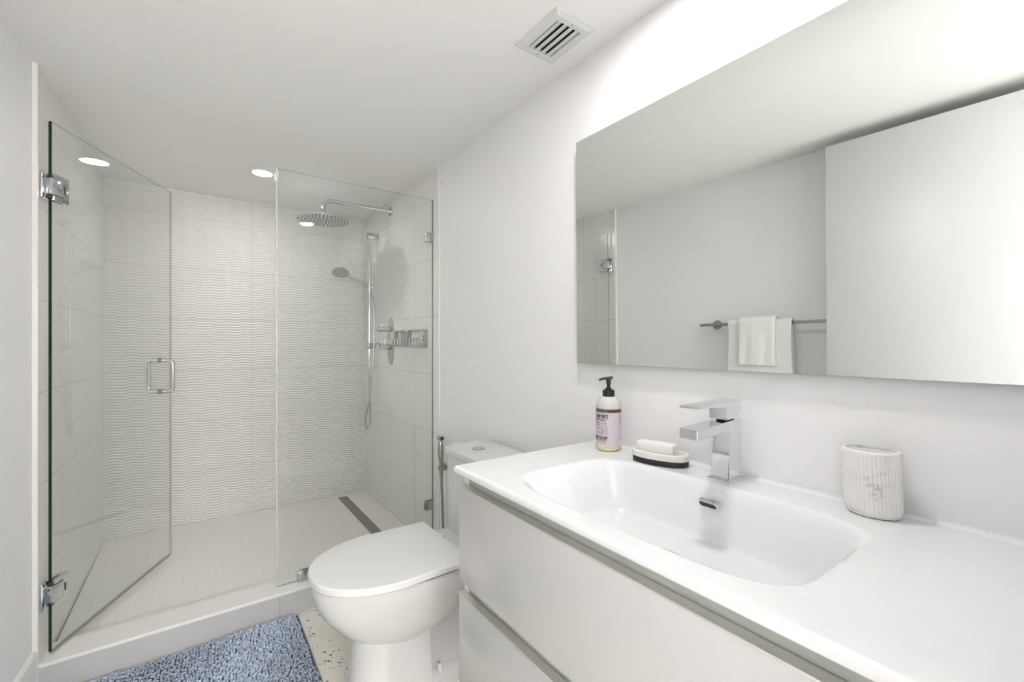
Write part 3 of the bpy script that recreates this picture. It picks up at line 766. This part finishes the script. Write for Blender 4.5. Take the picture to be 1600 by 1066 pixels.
# ------------------------------------------------------------------ bath rug
rg_ = thing('bath_rug', 'shaggy blue chenille bath rug on the terrazzo in front of the shower curb', 'rug', (-.03, 1.845, 0))
RX0, RX1, RY0, RY1 = -.405, .382, -.29, .243
RX1 = .385
b = newbm(); box(b, (RX0, RY0, .0005), (RX1, RY1, .006), .002); obj('backing', b, mat('blue_rug_backing', (.10, .14, .21), .9), rg_)
b = newbm(); tube(b, [(RX0, RY0, .006), (RX1, RY0, .006), (RX1, RY1, .006), (RX0, RY1, .006), (RX0, RY0, .006)], .0045, 8); obj('hem', b, mat('blue_rug_hem', (.22, .32, .40), .9), rg_)
def pile():
    rs = np.random.RandomState(3); V = []; F = []; base = 0; sp = .0098
    ring = 7
    ang = np.arange(ring)*2*np.pi/ring
    ys = np.arange(RY0+.004, RY1-.002, sp); xs = np.arange(RX0+.004, RX1-.002, sp)
    for i, x in enumerate(xs):
        for j, y in enumerate(ys):
            px = x+rs.normal(0, .0012)+(.0022*math.sin(y*38+x*6)); py = y+rs.normal(0, .0016)+(sp/2 if i % 2 else 0)
            if py > RY1-.001: continue
            lean = np.array([rs.normal(.0, .0022)+.002*math.sin(7*y+11*x), -.006+rs.normal(0, .0022)+.004*math.sin(9*x-4*y)])
            h = .019+rs.normal(0, .002); r = .0040+rs.normal(0, .00035)
            ts = np.array([0, .35, .7, .92, 1.0]); rr_ = np.array([.8, 1.0, 1.0, .72, .2])*r
            for t, q in zip(ts, rr_):
                cx_, cy_ = px+lean[0]*t*t*1.7, py+lean[1]*t*t*1.7; cz_ = .005+h*(t-.12*t*t)
                V.append(np.stack([cx_+q*np.cos(ang), cy_+q*np.sin(ang), np.full(ring, cz_)], 1))
            for k in range(4):
                for a in range(ring):
                    a2 = (a+1) % ring
                    F.append((base+k*ring+a, base+k*ring+a2, base+(k+1)*ring+a2, base+(k+1)*ring+a))
            F.append(tuple(base+4*ring+a for a in range(ring))); base += 5*ring
    V = np.concatenate(V)
    me = bpy.data.meshes.new('pile'); me.from_pydata(V.tolist(), [], F); me.update(); return me
M_pile = mat('blue_chenille', (.36, .45, .60), .85, 0, Sheen_Weight=.3)
q = NT(M_pile); vv, xx_ = q.xyz(); q.l(q.mix(noise(q, vv, 120, 2), (.48, .57, .71, 1), (.70, .78, .91, 1)), q.b.inputs['Base Color']); q.bump(noise(q, vv, 900, 2), .0012, .5)
wrap('pile', pile(), M_pile, rg_)['kind'] = 'stuff'

# ------------------------------------------------------------------ towel bar, towels, room door (seen in the mirror)
aL = math.atan(LEFT_SLOPE)
ty = 1.08
tbx = thing('towel_bar', 'brushed nickel towel bar on the painted wall, seen in the mirror', 'towel bar', (lwall(ty), ty, 1.265), -aL)
b = newbm(); cyl(b, (.066, -.40, 0), (.066, .375, 0), .0085, 20, .001); obj('bar', b, M_steel, tbx)
for y in (-.33, .305):
    b = newbm(); cyl(b, (0, y, 0), (.008, y, 0), .027, 32, .002); cyl(b, (.008, y, 0), (.068, y, 0), .009, 20); obj('wall_mount', b, M_steel, tbx)
M_towel = mat('white_terry', (.86, .86, .85), .95, 0, Sheen_Weight=.2)
q = NT(M_towel); vv, xx_ = q.xyz(); q.bump(noise(q, vv, 420, 3), .0025, .9)
def towel(name, label, yc, w, r, lf, lb, th, folds=2, band=None):
    t = thing(name, label, 'towel', (lwall(yc)+.066, yc, 1.265), -aL, )
    path = [(r, -lf)]; n1 = 20
    path = [(r, -lf+lf*k/n1) for k in range(n1)]+[(r*math.cos(a), r*math.sin(a)) for a in [PI*k/12 for k in range(13)]]+[(-r, -lb*k/n1) for k in range(1, n1+1)]
    ny = 40
    V = []; F = []
    for side in (0, 1):
        for i, (px, pz) in enumerate(path):
            fall = max(0, -pz)/max(lf, .01)
            nx_, nz_ = (px/r if pz >= 0 else math.copysign(1, px)), (pz/r if pz > 0 else 0)
            for j in range(ny+1):
                s = j/ny-.5
                wob = .0022*math.sin(s*11+1.3)*min(1, fall*2+.15)+.0008*math.sin(s*23+pz*14)*fall
                o = (th if side else 0)
                ed = 1-.35*(abs(s)*2)**10
                dd = (.0+o*ed+(wob+.003 if px > 0 or pz > 0 else .0))
                bandd = 0
                if band and side and px > 0 and pz < 0 and band[0] < pz+lf < band[1]: bandd = -.0022
                V.append((px+nx_*(dd+bandd), s*(w*(1+.015*math.sin(pz*20))), pz+nz_*(dd)))
    R = len(path); c = ny+1
    for side in (0, 1):
        for i in range(R-1):
            for j in range(ny):
                a = side*R*c+i*c+j; f = (a, a+1, a+c+1, a+c); F.append(f if side else f[::-1])
    def rim(lst):
        for a, b2 in zip(lst, lst[1:]): F.append((a, b2, b2+R*c, a+R*c))
    rim(list(range(0, c))); rim([(R-1)*c+j for j in range(c)]); rim([i*c for i in range(R)]); rim([i*c+ny for i in range(R)])
    me = bpy.data.meshes.new(name); me.from_pydata(V, [], F); me.update()
    bm = bmesh.new(); bm.from_mesh(me); bmesh.ops.recalc_face_normals(bm, faces=bm.faces); bm.to_mesh(me); bm.free()
    wrap('towel_cloth', me, M_towel, t, True, 60); return t
towel('bath_towel', 'wide white bath towel folded over the towel bar, underneath the hand towel', 1.125, .315, .010, .50, .44, .012)
towel('hand_towel', 'narrow white hand towel hung over the middle of the bath towel', 1.13, .178, .0265, .222, .20, .010, band=(.025, .032))

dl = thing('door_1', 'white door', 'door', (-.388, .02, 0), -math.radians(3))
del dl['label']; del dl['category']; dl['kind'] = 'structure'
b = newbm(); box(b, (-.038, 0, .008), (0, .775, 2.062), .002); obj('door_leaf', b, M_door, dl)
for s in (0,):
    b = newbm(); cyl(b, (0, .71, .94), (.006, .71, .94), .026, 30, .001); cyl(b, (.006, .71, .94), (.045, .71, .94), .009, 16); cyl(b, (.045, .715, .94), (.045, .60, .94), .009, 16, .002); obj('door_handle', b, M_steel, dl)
